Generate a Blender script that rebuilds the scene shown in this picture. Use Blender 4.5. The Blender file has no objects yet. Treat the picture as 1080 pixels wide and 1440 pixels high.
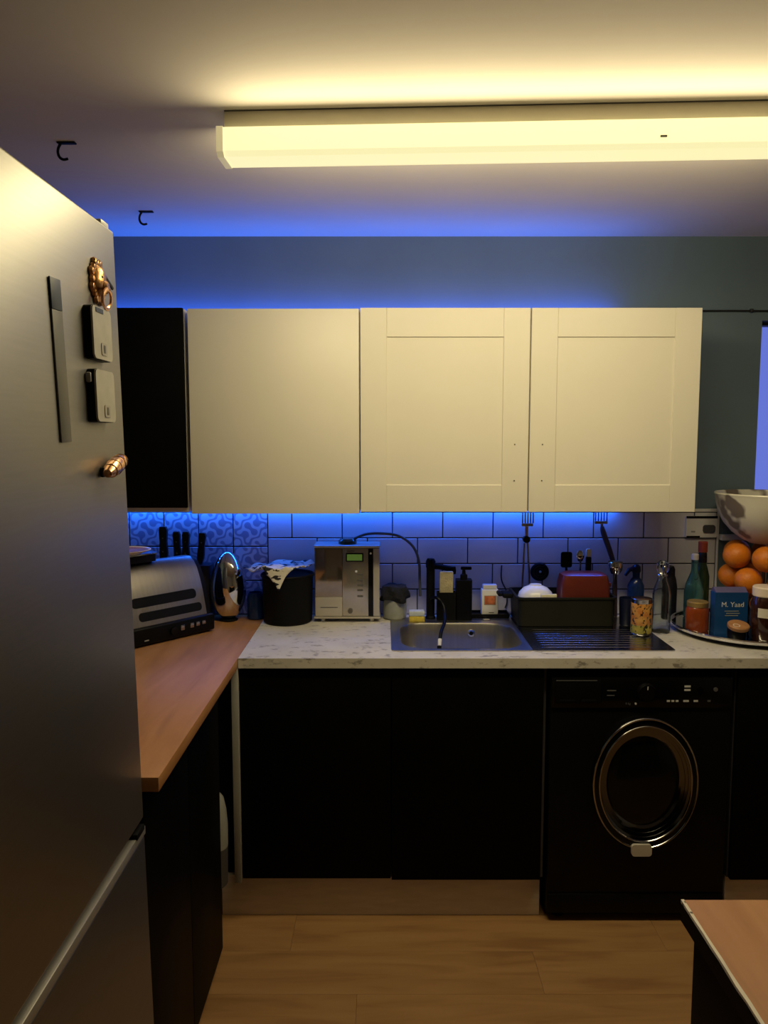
import bpy, bmesh, math, random
from mathutils import Vector, Matrix, noise
random.seed(7)
PI = math.pi
SC = bpy.context.scene
COL = SC.collection

# ------------------------------------------------------------------ camera, world, exposure
cam = bpy.data.cameras.new('camera')
cam.sensor_fit = 'HORIZONTAL'; cam.sensor_width = 36.0; cam.lens = 36.0 * 1081 / 1080
cam.clip_start = 0.02
cam_o = bpy.data.objects.new('camera', cam); COL.objects.link(cam_o)
cam_o.location = (0, 0, 1.627); cam_o.rotation_euler = (math.radians(90 - 5.5), 0, 0)
SC.camera = cam_o
w = bpy.data.worlds.new('dusk_sky'); SC.world = w; w.use_nodes = True
bg = w.node_tree.nodes['Background']; bg.inputs[0].default_value = (0.17, 0.22, 0.80, 1); bg.inputs[1].default_value = 1.0
SC.view_settings.view_transform = 'Standard'; SC.view_settings.look = 'None'
SC.view_settings.gamma = 1.0; SC.view_settings.use_curve_mapping = False
SC.view_settings.exposure = 0.0
LAMP_BOTTOM = 13.0     # W, fluorescent batten, light leaving the underside
LAMP_NEAR = 5.0        # W, light leaving the side of the diffuser that faces the room
LAMP_FAR = 6.3
LED_TOP = 5.0
LED_UNDER = 3.6
WARM = (1.0, 0.85, 0.49)
BLUE = (0.012, 0.14, 1.0)

# ------------------------------------------------------------------ materials
MATS = {}
def mat(name, col, rough=0.5, metal=0.0, var=0.12, scale=12.0, bump=0.0, bscale=60.0, spec=0.5, emit=None, estr=0.0, trans=0.0, coat=0.0, stretch=(1, 1, 1), ior=1.45, alpha=1.0):
    m = bpy.data.materials.new(name); m.use_nodes = True
    nt = m.node_tree; p = nt.nodes['Principled BSDF']
    p.inputs['Base Color'].default_value = (*col, 1); p.inputs['Roughness'].default_value = rough
    p.inputs['Metallic'].default_value = metal; p.inputs['Specular IOR Level'].default_value = spec
    p.inputs['IOR'].default_value = ior
    p.inputs['Transmission Weight'].default_value = trans; p.inputs['Coat Weight'].default_value = coat
    p.inputs['Alpha'].default_value = alpha
    tc = nt.nodes.new('ShaderNodeTexCoord'); mp = nt.nodes.new('ShaderNodeMapping')
    mp.inputs['Scale'].default_value = stretch
    nt.links.new(tc.outputs['Object'], mp.inputs['Vector'])
    n = nt.nodes.new('ShaderNodeTexNoise'); n.inputs['Scale'].default_value = scale; n.inputs['Detail'].default_value = 4
    nt.links.new(mp.outputs['Vector'], n.inputs['Vector'])
    r = nt.nodes.new('ShaderNodeValToRGB')
    r.color_ramp.elements[0].position = 0.3; r.color_ramp.elements[1].position = 0.7
    r.color_ramp.elements[0].color = (*[c * (1 - var) for c in col], 1)
    r.color_ramp.elements[1].color = (*[min(1, c * (1 + var)) for c in col], 1)
    nt.links.new(n.outputs['Fac'], r.inputs['Fac']); nt.links.new(r.outputs['Color'], p.inputs['Base Color'])
    if bump:
        nb = nt.nodes.new('ShaderNodeTexNoise'); nb.inputs['Scale'].default_value = bscale; nb.inputs['Detail'].default_value = 3
        nt.links.new(mp.outputs['Vector'], nb.inputs['Vector'])
        b = nt.nodes.new('ShaderNodeBump'); b.inputs['Strength'].default_value = bump; b.inputs['Distance'].default_value = 0.004
        nt.links.new(nb.outputs['Fac'], b.inputs['Height']); nt.links.new(b.outputs['Normal'], p.inputs['Normal'])
    if emit:
        p.inputs['Emission Color'].default_value = (*emit, 1); p.inputs['Emission Strength'].default_value = estr
    MATS[name] = m
    return m, nt, p, r, mp

mat('ceiling_paint', (0.73, 0.67, 0.62), 0.9, var=0.03, scale=3, bump=0.06, bscale=40)
mat('wall_paint', (0.105, 0.150, 0.185), 0.75, var=0.05, scale=4, bump=0.05, bscale=80)
mat('cream_wall', (0.48, 0.44, 0.38), 0.9, var=0.05, scale=3)
mat('grout', (0.05, 0.05, 0.06), 0.9, var=0.1)
mat('tile_white', (0.62, 0.60, 0.62), 0.22, var=0.04, scale=8, bump=0.05, bscale=18)
mat('trim_white', (0.7, 0.69, 0.67), 0.4, var=0.03)
mat('door_cream', (0.67, 0.63, 0.54), 0.45, var=0.015, scale=3, bump=0.02)
mat('carcass_white', (0.7, 0.68, 0.62), 0.5, var=0.02)
mat('black_door', (0.0022, 0.0022, 0.0024), 0.5, var=0.2, spec=0.06)
mat('black_matte', (0.004, 0.004, 0.0045), 0.6, var=0.2, spec=0.15)
mat('black_gloss', (0.003, 0.003, 0.0035), 0.15, var=0.1, spec=0.25)
mat('black_satin', (0.003, 0.003, 0.0036), 0.4, var=0.2, spec=0.16)
mat('black_fabric', (0.01, 0.01, 0.012), 0.95, var=0.3, scale=50, bump=0.5, bscale=120)
mat('fridge_steel', (0.25, 0.24, 0.222), 0.45, metal=1.0, var=0.03, scale=6, stretch=(1, 1, 30), bump=0.02)
mat('fridge_side', (0.07, 0.07, 0.075), 0.5, var=0.05)
mat('fridge_lip', (0.34, 0.325, 0.30), 0.42, metal=0.5, var=0.05)
mat('steel', (0.42, 0.42, 0.43), 0.18, metal=1.0, var=0.05, scale=5, stretch=(20, 1, 1))
mat('steel_brushed', (0.46, 0.44, 0.405), 0.32, metal=1.0, var=0.06, scale=6, stretch=(20, 1, 1))
mat('toaster_steel', (0.36, 0.335, 0.29), 0.34, metal=1.0, var=0.05, scale=6, stretch=(20, 1, 1))
mat('chrome', (0.75, 0.75, 0.76), 0.06, metal=1.0, var=0.02)
mat('dark_chrome', (0.42, 0.42, 0.42), 0.13, metal=1.0, var=0.05)
mat('bronze', (0.50, 0.27, 0.10), 0.28, metal=1.0, var=0.35, scale=50, bump=0.3, bscale=90)
mat('bronze_bright', (0.72, 0.40, 0.20), 0.25, metal=1.0, var=0.2, scale=40)
mat('clip_face', (0.40, 0.38, 0.33), 0.5, metal=0.2, var=0.08, scale=30)
mat('strip_grey', (0.12, 0.115, 0.095), 0.5, var=0.1)
mat('strip_blue', (0.03, 0.045, 0.08), 0.5, var=0.1)
mat('plinth', (0.80, 0.73, 0.64), 0.6, var=0.08, scale=10, stretch=(1, 6, 6))
mat('panel_edge', (0.30, 0.29, 0.27), 0.6, var=0.05)
mat('lamp_body', (0.62, 0.57, 0.43), 0.5, var=0.02)
mat('lamp_diffuser', (0.8, 0.75, 0.55), 0.5, var=0.01, emit=(1.0, 0.93, 0.50), estr=0.90)
mat('lamp_cap', (0.8, 0.74, 0.52), 0.5, var=0.01, emit=(1.0, 0.86, 0.48), estr=0.35)
mat('led_blue', (0.3, 0.4, 0.9), 0.4, var=0.0, emit=(0.05, 0.25, 1.0), estr=3.0)
mat('lcd_green', (0.10, 0.16, 0.04), 0.3, var=0.1, emit=(0.25, 0.45, 0.08), estr=0.18)
mat('appliance_steel', (0.50, 0.46, 0.40), 0.22, metal=0.85, var=0.03, scale=5)
mat('appliance_mirror', (0.34, 0.28, 0.23), 0.12, metal=0.9, var=0.06, scale=4, stretch=(6, 1, 1))
mat('appliance_light', (0.52, 0.48, 0.42), 0.35, metal=0.4, var=0.03)
mat('grey_mark', (0.10, 0.09, 0.08), 0.5, var=0.1)
mat('funnel_metal', (0.15, 0.15, 0.15), 0.14, metal=1.0, var=0.05)
mat('white_plastic', (0.72, 0.71, 0.70), 0.4, var=0.03)
mat('grey_plastic', (0.30, 0.30, 0.28), 0.5, var=0.08)
mat('dark_grey_plastic', (0.06, 0.06, 0.065), 0.5, var=0.08)
mat('tab_grey', (0.55, 0.52, 0.46), 0.5, var=0.05)
mat('white_print', (0.6, 0.6, 0.6), 0.5, var=0.02)
mat('faint_print', (0.09, 0.09, 0.095), 0.5, var=0.02)
mat('orange_label', (0.55, 0.16, 0.06), 0.5, var=0.4, scale=60)
mat('sponge_cream', (0.42, 0.36, 0.22), 0.9, var=0.15, scale=60, bump=0.6, bscale=150)
mat('sponge_yellow', (0.60, 0.46, 0.06), 0.9, var=0.15, scale=80, bump=0.6, bscale=150)
mat('sponge_white', (0.5, 0.55, 0.6), 0.9, var=0.1, scale=80)
mat('jar_grey', (0.30, 0.31, 0.28), 0.25, var=0.15, scale=20)
mat('tub_dark', (0.011, 0.011, 0.007), 0.5, var=0.15, spec=0.25)
mat('red_dish', (0.095, 0.013, 0.008), 0.35, var=0.15, coat=0.3)
mat('ceramic_white', (0.72, 0.72, 0.70), 0.25, var=0.03)
mat('cream_plastic', (0.7, 0.66, 0.5), 0.4, var=0.04)
mat('blue_glass', (0.02, 0.06, 0.22), 0.15, var=0.2, trans=0.6)
mat('navy_mug', (0.005, 0.008, 0.03), 0.3, var=0.2)
mat('clear_glass', (0.80, 0.85, 0.86), 0.04, var=0.0, trans=1.0)
mat('teal_glass', (0.16, 0.42, 0.42), 0.06, var=0.05, trans=0.9)
mat('green_glass', (0.03, 0.06, 0.03), 0.1, var=0.1, trans=0.4)
mat('dark_bottle', (0.010, 0.009, 0.014), 0.25, var=0.2)
mat('red_cap', (0.30, 0.05, 0.03), 0.45, var=0.1)
mat('honey', (0.22, 0.040, 0.008), 0.2, var=0.25, scale=20, coat=0.4)
mat('honey_lid', (0.32, 0.21, 0.07), 0.4, metal=0.4, var=0.1)
mat('brown_jar', (0.03, 0.009, 0.005), 0.15, var=0.3, scale=10, coat=0.4)
mat('label_cream', (0.62, 0.57, 0.48), 0.6, var=0.05)
mat('lid_cream', (0.70, 0.58, 0.46), 0.45, var=0.06)
mat('blue_pack', (0.008, 0.055, 0.19), 0.35, var=0.15, scale=10)
mat('pack_flap', (0.10, 0.09, 0.22), 0.35, var=0.15)
mat('wood_light', (0.34, 0.16, 0.06), 0.5, var=0.25, scale=20, stretch=(1, 1, 5))
mat('orange_peel', (0.62, 0.175, 0.008), 0.42, var=0.12, scale=14, bump=0.35, bscale=260)
mat('orange_stem', (0.10, 0.12, 0.03), 0.8, var=0.2)
mat('tray_dark', (0.05, 0.05, 0.045), 0.25, metal=0.6, var=0.2)
mat('cord', (0.012, 0.012, 0.014), 0.5, var=0.1)
mat('knife_handle', (0.006, 0.007, 0.010), 0.45, var=0.1)
mat('block_dark', (0.02, 0.02, 0.03), 0.5, var=0.2)
mat('brown_handle', (0.035, 0.018, 0.018), 0.45, var=0.2)
mat('window_frame_dark', (0.02, 0.025, 0.025), 0.5, var=0.1)
mat('gold_glint', (0.65, 0.55, 0.25), 0.15, metal=1.0, var=0.1)

def wood_mat(name, c1, c2, c3, rough, axis, bump=0.05, obj_rand=True):
    m = bpy.data.materials.new(name); m.use_nodes = True; nt = m.node_tree; p = nt.nodes['Principled BSDF']
    p.inputs['Roughness'].default_value = rough; p.inputs['Specular IOR Level'].default_value = 0.35
    tc = nt.nodes.new('ShaderNodeTexCoord'); mp = nt.nodes.new('ShaderNodeMapping')
    mp.inputs['Scale'].default_value = (1.2, 9, 9) if axis == 'x' else (9, 1.2, 9)
    oi = nt.nodes.new('ShaderNodeObjectInfo'); ad = nt.nodes.new('ShaderNodeVectorMath'); ad.operation = 'ADD'
    cb = nt.nodes.new('ShaderNodeCombineXYZ'); mu = nt.nodes.new('ShaderNodeMath'); mu.operation = 'MULTIPLY'; mu.inputs[1].default_value = 30 if obj_rand else 0
    nt.links.new(oi.outputs['Random'], mu.inputs[0]); nt.links.new(mu.outputs[0], cb.inputs[0]); nt.links.new(mu.outputs[0], cb.inputs[1])
    nt.links.new(tc.outputs['Object'], ad.inputs[0]); nt.links.new(cb.outputs[0], ad.inputs[1]); nt.links.new(ad.outputs[0], mp.inputs['Vector'])
    n = nt.nodes.new('ShaderNodeTexNoise'); n.inputs['Scale'].default_value = 2.2; n.inputs['Detail'].default_value = 7; n.inputs['Distortion'].default_value = 0.7
    nt.links.new(mp.outputs['Vector'], n.inputs['Vector'])
    r = nt.nodes.new('ShaderNodeValToRGB'); e = r.color_ramp.elements
    e[0].position = 0.28; e[0].color = (*c1, 1); e[1].position = 0.72; e[1].color = (*c3, 1)
    k = e.new(0.5); k.color = (*c2, 1)
    nt.links.new(n.outputs['Fac'], r.inputs['Fac']); nt.links.new(r.outputs['Color'], p.inputs['Base Color'])
    b = nt.nodes.new('ShaderNodeBump'); b.inputs['Strength'].default_value = bump; b.inputs['Distance'].default_value = 0.003
    nt.links.new(n.outputs['Fac'], b.inputs['Height']); nt.links.new(b.outputs['Normal'], p.inputs['Normal'])
    MATS[name] = m
wood_mat('floor_oak', (0.25, 0.125, 0.046), (0.345, 0.185, 0.072), (0.39, 0.22, 0.092), 0.5, 'x')
wood_mat('worktop_wood', (0.31, 0.140, 0.048), (0.38, 0.178, 0.062), (0.43, 0.210, 0.082), 0.45, 'y', obj_rand=False)

# speckled pale stone worktop
def stone():
    m, nt, p, r, mp = mat('stone', (0.60, 0.57, 0.51), 0.3, var=0.08, scale=9)
    v = nt.nodes.new('ShaderNodeTexNoise'); v.inputs['Scale'].default_value = 42; v.inputs['Detail'].default_value = 6; v.inputs['Roughness'].default_value = 0.65
    mp2 = nt.nodes.new('ShaderNodeMapping'); mp2.inputs['Scale'].default_value = (0.55, 1.0, 1.0)
    nt.links.new(mp.outputs['Vector'], mp2.inputs['Vector']); nt.links.new(mp2.outputs['Vector'], v.inputs['Vector'])
    rr = nt.nodes.new('ShaderNodeValToRGB'); rr.color_ramp.elements[0].position = 0.56; rr.color_ramp.elements[1].position = 0.66
    rr.color_ramp.elements[0].color = (0, 0, 0, 1); rr.color_ramp.elements[1].color = (0.75, 0.75, 0.75, 1)
    nt.links.new(v.outputs['Fac'], rr.inputs['Fac'])
    mx = nt.nodes.new('ShaderNodeMix'); mx.data_type = 'RGBA'
    nt.links.new(rr.outputs['Color'], mx.inputs[0]); nt.links.new(r.outputs['Color'], mx.inputs[6]); mx.inputs[7].default_value = (0.14, 0.12, 0.10, 1)
    nt.links.new(mx.outputs[2], p.inputs['Base Color'])
stone()

# patterned tile: scrolls and rings printed on each tile
def pattern_tile():
    m, nt, p, r, mp = mat('tile_pattern', (0.5, 0.5, 0.55), 0.3, var=0.05)
    sx = nt.nodes.new('ShaderNodeSeparateXYZ'); nt.links.new(mp.outputs['Vector'], sx.inputs[0])
    def M_(op, a, b=None):
        n = nt.nodes.new('ShaderNodeMath'); n.operation = op
        for i, q in enumerate((a, b)):
            if q is None: continue
            if isinstance(q, (int, float)): n.inputs[i].default_value = q
            else: nt.links.new(q, n.inputs[i])
        return n.outputs[0]
    k = 2 * PI / 0.1385 * 1.0
    x = M_('MULTIPLY', sx.outputs[0], k); z = M_('MULTIPLY', sx.outputs[2], k)
    a = M_('ADD', M_('COSINE', x), M_('COSINE', z))
    b = M_('MULTIPLY', M_('SINE', M_('MULTIPLY', x, 2.0)), M_('SINE', M_('MULTIPLY', z, 2.0)))
    v = M_('SINE', M_('MULTIPLY', M_('ADD', a, b), 3.6))
    rr = nt.nodes.new('ShaderNodeValToRGB'); e = rr.color_ramp.elements
    e[0].position = 0.30; e[0].color = (0.27, 0.28, 0.36, 1); e[1].position = 0.55; e[1].color = (0.60, 0.60, 0.62, 1)
    v2 = M_('ADD', M_('MULTIPLY', v, 0.5), 0.5)
    nt.links.new(v2, rr.inputs['Fac']); nt.links.new(rr.outputs['Color'], p.inputs['Base Color'])
pattern_tile()

def spots(name, base, dark, scale, lo, hi, rough=0.5, base2=None, stretch=(1, 1, 1)):
    m, nt, p, r, mp = mat(name, base, rough, var=0.1, scale=scale * 0.4, stretch=stretch)
    if base2: r.color_ramp.elements[1].color = (*base2, 1)
    v = nt.nodes.new('ShaderNodeTexNoise'); v.inputs['Scale'].default_value = scale; v.inputs['Detail'].default_value = 2
    nt.links.new(mp.outputs['Vector'], v.inputs['Vector'])
    rr = nt.nodes.new('ShaderNodeValToRGB'); rr.color_ramp.elements[0].position = lo; rr.color_ramp.elements[1].position = hi
    nt.links.new(v.outputs['Fac'], rr.inputs['Fac'])
    mx = nt.nodes.new('ShaderNodeMix'); mx.data_type = 'RGBA'
    nt.links.new(rr.outputs['Color'], mx.inputs[0]); nt.links.new(r.outputs['Color'], mx.inputs[6]); mx.inputs[7].default_value = (*dark, 1)
    nt.links.new(mx.outputs[2], p.inputs['Base Color'])
spots('tin_label', (0.46, 0.13, 0.025), (0.02, 0.012, 0.01), 85, 0.55, 0.59, 0.35, (0.55, 0.30, 0.07))
spots('tin_green', (0.20, 0.20, 0.035), (0.02, 0.02, 0.01), 90, 0.54, 0.58, 0.35, (0.40, 0.32, 0.06))
spots('bowl_floral', (0.66, 0.63, 0.54), (0.16, 0.13, 0.11), 9, 0.57, 0.63, 0.3)
spots('cloth_print', (0.62, 0.58, 0.48), (0.015, 0.015, 0.02), 26, 0.53, 0.56, 0.9, stretch=(0.8, 2.2, 2.2))
spots('edge_chip', (0.66, 0.60, 0.50), (0.05, 0.04, 0.03), 55, 0.62, 0.66, 0.5)

# ------------------------------------------------------------------ mesh helpers
def nb(): return bmesh.new()
def box(b, x0, x1, y0, y1, z0, z1, bev=0.0, seg=2):
    r = bmesh.ops.create_cube(b, size=1.0, matrix=Matrix.Translation(((x0+x1)/2, (y0+y1)/2, (z0+z1)/2)) @ Matrix.Diagonal((abs(x1-x0), abs(y1-y0), abs(z1-z0), 1)))
    vs = r['verts']
    if bev > 0:
        es = set(e for v in vs for e in v.link_edges)
        bmesh.ops.bevel(b, geom=list(es), offset=bev, segments=seg, affect='EDGES', profile=0.5)
def lathe(b, pts, n=28, c=(0, 0, 0), sx=1.0, sy=1.0, mtx=None):
    """pts (r, z); closed with caps at both ends"""
    rings = []
    for r, z in pts:
        if r < 1e-6: q = [Vector((0, 0, z))]
        else: q = [Vector((r*sx*math.cos(2*PI*i/n), r*sy*math.sin(2*PI*i/n), z)) for i in range(n)]
        ring = []
        for v in q:
            if mtx is not None: v = mtx @ v
            ring.append(b.verts.new(v + Vector(c)))
        rings.append(ring)
    for A, B in zip(rings, rings[1:]):
        for i in range(n):
            j = (i+1) % n
            if len(A) == 1 and len(B) == 1: break
            if len(A) == 1: b.faces.new((A[0], B[j], B[i]))
            elif len(B) == 1: b.faces.new((A[i], A[j], B[0]))
            else: b.faces.new((A[i], A[j], B[j], B[i]))
    if len(rings[0]) > 1: b.faces.new(list(reversed(rings[0])))
    if len(rings[-1]) > 1: b.faces.new(rings[-1])
def tube(b, pts, r, n=8):
    pts = [Vector(p) for p in pts]; k = len(pts)
    rs = list(r) if isinstance(r, (list, tuple)) else [r]*k
    if len(rs) != k:
        m = len(rs)-1; rs = [(lambda q: rs[min(int(q), m-1)]*(1-(q-min(int(q), m-1))) + rs[min(int(q), m-1)+1]*(q-min(int(q), m-1)))(m*i/(k-1)) for i in range(k)]
    d0 = (pts[1]-pts[0]).normalized()
    up = Vector((0, 0, 1)) if abs(d0.z) < 0.9 else Vector((1, 0, 0))
    nrm = d0.cross(up).normalized(); rings = []
    for i, p in enumerate(pts):
        d = (pts[min(i+1, k-1)] - pts[max(i-1, 0)]).normalized()
        nrm = (nrm - d*nrm.dot(d)).normalized(); bi = d.cross(nrm)
        rings.append([b.verts.new(p + (nrm*math.cos(2*PI*a/n) + bi*math.sin(2*PI*a/n))*rs[i]) for a in range(n)])
    for A, B in zip(rings, rings[1:]):
        for i in range(n): b.faces.new((A[i], A[(i+1) % n], B[(i+1) % n], B[i]))
    b.faces.new(list(reversed(rings[0]))); b.faces.new(rings[-1])
def smoothpath(pts, k=6):
    P = [Vector(p) for p in pts]; out = []
    for i in range(len(P)-1):
        p0, p1, p2, p3 = P[max(i-1, 0)], P[i], P[i+1], P[min(i+2, len(P)-1)]
        for j in range(k):
            t = j/k
            out.append(0.5*((2*p1) + (p2-p0)*t + (2*p0-5*p1+4*p2-p3)*t*t + (3*p1-p0-3*p2+p3)*t**3))
    out.append(P[-1]); return out
def prism(b, poly, a0, a1, axis='x'):
    """poly of 2-D points; axis x -> (y,z), y -> (x,z), z -> (x,y)"""
    def mk(u, v, a): return {'x': (a, u, v), 'y': (u, a, v), 'z': (u, v, a)}[axis]
    A = [b.verts.new(mk(u, v, a0)) for u, v in poly]; B = [b.verts.new(mk(u, v, a1)) for u, v in poly]
    n = len(poly)
    for i in range(n): b.faces.new((A[i], A[(i+1) % n], B[(i+1) % n], B[i]))
    b.faces.new(list(reversed(A))); b.faces.new(B)
def rrect(x0, x1, y0, y1, r, k=6):
    out = []
    for cx, cy, a0 in ((x1-r, y1-r, 0), (x0+r, y1-r, 90), (x0+r, y0+r, 180), (x1-r, y0+r, 270)):
        for i in range(k+1):
            a = math.radians(a0 + 90*i/k); out.append((cx + r*math.cos(a), cy + r*math.sin(a)))
    return out
def holed(b, X, Y, z0, z1, axis='z'):
    """slab with the middle cell of a 3x3 split left open"""
    def mk(u, v, a): return (u, v, a) if axis == 'z' else (u, a, v)
    g = {}
    for k, z in enumerate((z0, z1)):
        for i, x in enumerate(X):
            for j, y in enumerate(Y): g[i, j, k] = b.verts.new(mk(x, y, z))
    for i in range(3):
        for j in range(3):
            if i == 1 and j == 1: continue
            b.faces.new([g[i, j, 1], g[i+1, j, 1], g[i+1, j+1, 1], g[i, j+1, 1]])
            b.faces.new([g[i, j, 0], g[i, j+1, 0], g[i+1, j+1, 0], g[i+1, j, 0]])
    def side(p, q): b.faces.new([g[p[0], p[1], 0], g[q[0], q[1], 0], g[q[0], q[1], 1], g[p[0], p[1], 1]])
    for i in range(3):
        side((i, 0), (i+1, 0)); side((i+1, 3), (i, 3)); side((3, i), (3, i+1)); side((0, i+1), (0, i))
    side((1, 1), (1, 2)); side((1, 2), (2, 2)); side((2, 2), (2, 1)); side((2, 1), (1, 1))
def O(name, b, m, parent=None, ang=35, loc=None):
    bmesh.ops.recalc_face_normals(b, faces=b.faces[:])
    me = bpy.data.meshes.new(name); b.to_mesh(me); b.free()
    me.polygons.foreach_set('use_smooth', [True]*len(me.polygons)); me.set_sharp_from_angle(angle=math.radians(ang))
    me.materials.append(MATS[m]); o = bpy.data.objects.new(name, me); COL.objects.link(o)
    if parent: o.parent = parent
    if loc: o.location = loc
    return o
def B(name, m, parent, x0, x1, y0, y1, z0, z1, bev=0.0, seg=2):
    b = nb(); box(b, x0, x1, y0, y1, z0, z1, bev, seg); return O(name, b, m, parent)
def L(name, m, parent, pts, n=28, c=(0, 0, 0), sx=1, sy=1, mtx=None):
    b = nb(); lathe(b, pts, n, c, sx, sy, mtx); return O(name, b, m, parent)
def T(name, m, parent, pts, r, n=8, k=0):
    b = nb(); tube(b, smoothpath(pts, k) if k else pts, r, n); return O(name, b, m, parent)
def thing(name, label, cat, loc=(0, 0, 0), rot=(0, 0, 0), group=None):
    o = bpy.data.objects.new(name, None); o.empty_display_size = 0.05; COL.objects.link(o)
    o.location = loc; o.rotation_euler = rot; return tag(o, label, cat, group)
def tag(o, label, cat, group=None):
    o['label'] = label; o['category'] = cat
    if group: o['group'] = group
    return o
def struct(o): o['kind'] = 'structure'; return o
def text(name, s, size, m, parent, loc, rot=(PI/2, 0, 0), ext=0.0003):
    cu = bpy.data.curves.new(name, 'FONT'); cu.body = s; cu.size = size; cu.extrude = ext; cu.align_x = 'CENTER'; cu.align_y = 'CENTER'
    t = bpy.data.objects.new(name, cu); COL.objects.link(t)
    dg = bpy.context.evaluated_depsgraph_get(); me = bpy.data.meshes.new_from_object(t.evaluated_get(dg))
    bpy.data.objects.remove(t); me.materials.clear(); me.materials.append(MATS[m])
    o = bpy.data.objects.new(name, me); COL.objects.link(o); o.parent = parent; o.location = loc; o.rotation_euler = rot
    return o
def area(name, loc, rot, sx, sy, power, col, parent=None):
    l = bpy.data.lights.new(name, 'AREA'); l.shape = 'RECTANGLE'; l.size = sx; l.size_y = sy; l.energy = power; l.color = col
    o = bpy.data.objects.new(name, l); COL.objects.link(o); o.location = loc; o.rotation_euler = rot
    if parent: o.parent = parent
    return o
def ycirc(b, c, ro, ri, y0, y1, n=48, sz=1.0):
    """ring about the y axis"""
    rows = []
    for r, y in ((ri, y0), (ro, y0), (ro, y1), (ri, y1)):
        rows.append([b.verts.new((c[0] + r*math.cos(2*PI*i/n), c[1] + y, c[2] + sz*r*math.sin(2*PI*i/n))) for i in range(n)])
    for k in range(4):
        A, Bq = rows[k], rows[(k+1) % 4]
        for i in range(n): b.faces.new((A[i], A[(i+1) % n], Bq[(i+1) % n], Bq[i]))

RX = Matrix.Rotation(PI/2, 4, 'X')          # lathe axis z -> -y
# ------------------------------------------------------------------ the room
XL, XR, YB, YF, ZC, W = -1.30, 2.60, 3.07, -1.60, 2.405, 0.915
fl = struct(O('floor', (lambda b: (box(b, XL, XR, YF, YB, -0.06, -0.008), b)[1])(nb()), 'grout'))
pb = nb(); box(pb, -0.6005, 0.6005, -0.0949, 0.0949, -0.0085, 0.0, 0.0007, 1)
plank0 = O('plank', pb, 'floor_oak', fl); first = True
offs = [0.0, 0.45, 0.83, 0.22, 0.65]
j = 0; y = YB - 0.1
while y > YF + 0.05:
    x = XL + 0.02 - offs[j % 5]
    while x < XR:
        cx = x + 0.6
        if cx - 0.6 > XL - 0.3 and cx + 0.6 < XR + 0.4:
            o = plank0 if first else plank0.copy()
            if not first: COL.objects.link(o)
            first = False; o.location = (cx, y, 0)
        x += 1.2015
    y -= 0.1905; j += 1
struct(O('ceiling', (lambda b: (box(b, XL-.1, XR+.1, YF-.1, YB+.1, ZC, ZC+0.08), b)[1])(nb()), 'ceiling_paint'))
WX0, WX1, WZ0, WZ1 = 1.482, 2.30, 1.245, 2.085
b = nb(); holed(b, [XL, WX0, WX1, XR], [-0.06, WZ0, WZ1, ZC], YB, YB+0.12, 'y')
wb = struct(O('wall_back', b, 'wall_paint'))
struct(O('wall_left', (lambda b: (box(b, XL-0.1, XL, YF, YB+.12, -0.06, ZC), b)[1])(nb()), 'wall_paint'))
struct(O('wall_right', (lambda b: (box(b, XR, XR+0.1, YF, YB+.12, -0.06, ZC), b)[1])(nb()), 'cream_wall'))
struct(O('wall_front', (lambda b: (box(b, XL-.1, XR+.1, YF-0.1, YF, -0.06, ZC), b)[1])(nb()), 'cream_wall'))
# window
win = bpy.data.objects.new('window_1', None); COL.objects.link(win); struct(win)
b = nb(); holed(b, [WX0+.001, WX0+.012, WX1-.012, WX1-.001], [WZ0+.001, WZ0+.015, WZ1-.012, WZ1-.001], YB+0.05, YB+0.10, 'y')
O('window_frame', b, 'window_frame_dark', win)
B('pane', 'clear_glass', win, WX0+.011, WX1-.011, YB+0.072, YB+0.078, WZ0+.014, WZ1-.011)
B('window_sill', 'trim_white', win, 1.345, WX1+.05, YB-0.035, YB-0.0005, WZ0-.025, WZ0-.002, 0.003)
# backsplash tiles, children of the back wall
B('grout_bed', 'grout', wb, XL+.002, 1.335, YB-0.006, YB, W+0.001, 1.332)
TW, TH, X0T = 0.2015, 0.1040, -0.466
def tile_mesh(w, h):
    b = nb(); box(b, 0, w-0.0045, -0.0045, 0, 0, h-0.0045, 0.0015, 1); return b
cache = {}
def put_tile(x, z, w, h, m, nm):
    key = (round(w, 3), round(h, 3), m)
    if key not in cache: o = O(nm, tile_mesh(w, h), m, wb); cache[key] = o
    else: o = cache[key].copy(); COL.objects.link(o)
    o.location = (x+0.002, YB-0.0058, z+0.002)
for r in range(4):
    z = 1.332 - (r+1)*TH
    joints = [0.034 + TW*k + (TW/2 if r % 2 else 0) for k in range(-6, 9)]
    xs = [X0T] + [q for q in joints if X0T + 0.02 < q < 1.32] + [1.333]
    for a, c in zip(xs, xs[1:]): put_tile(a, z, c-a, TH, 'tile_white', 'tile')
for r in range(3):
    for k in range(6): put_tile(X0T - (k+1)*0.1385, 1.332-(r+1)*0.1385, 0.1385, 0.1385, 'tile_pattern', 'patterned_tile')
B('tile_trim', 'trim_white', wb, -0.466, 1.342, YB-0.013, YB, 1.333, 1.345, 0.002)
B('tile_trim', 'trim_white', wb, 1.334, 1.342, YB-0.013, YB, W+0.001, 1.332, 0.002)

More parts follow.
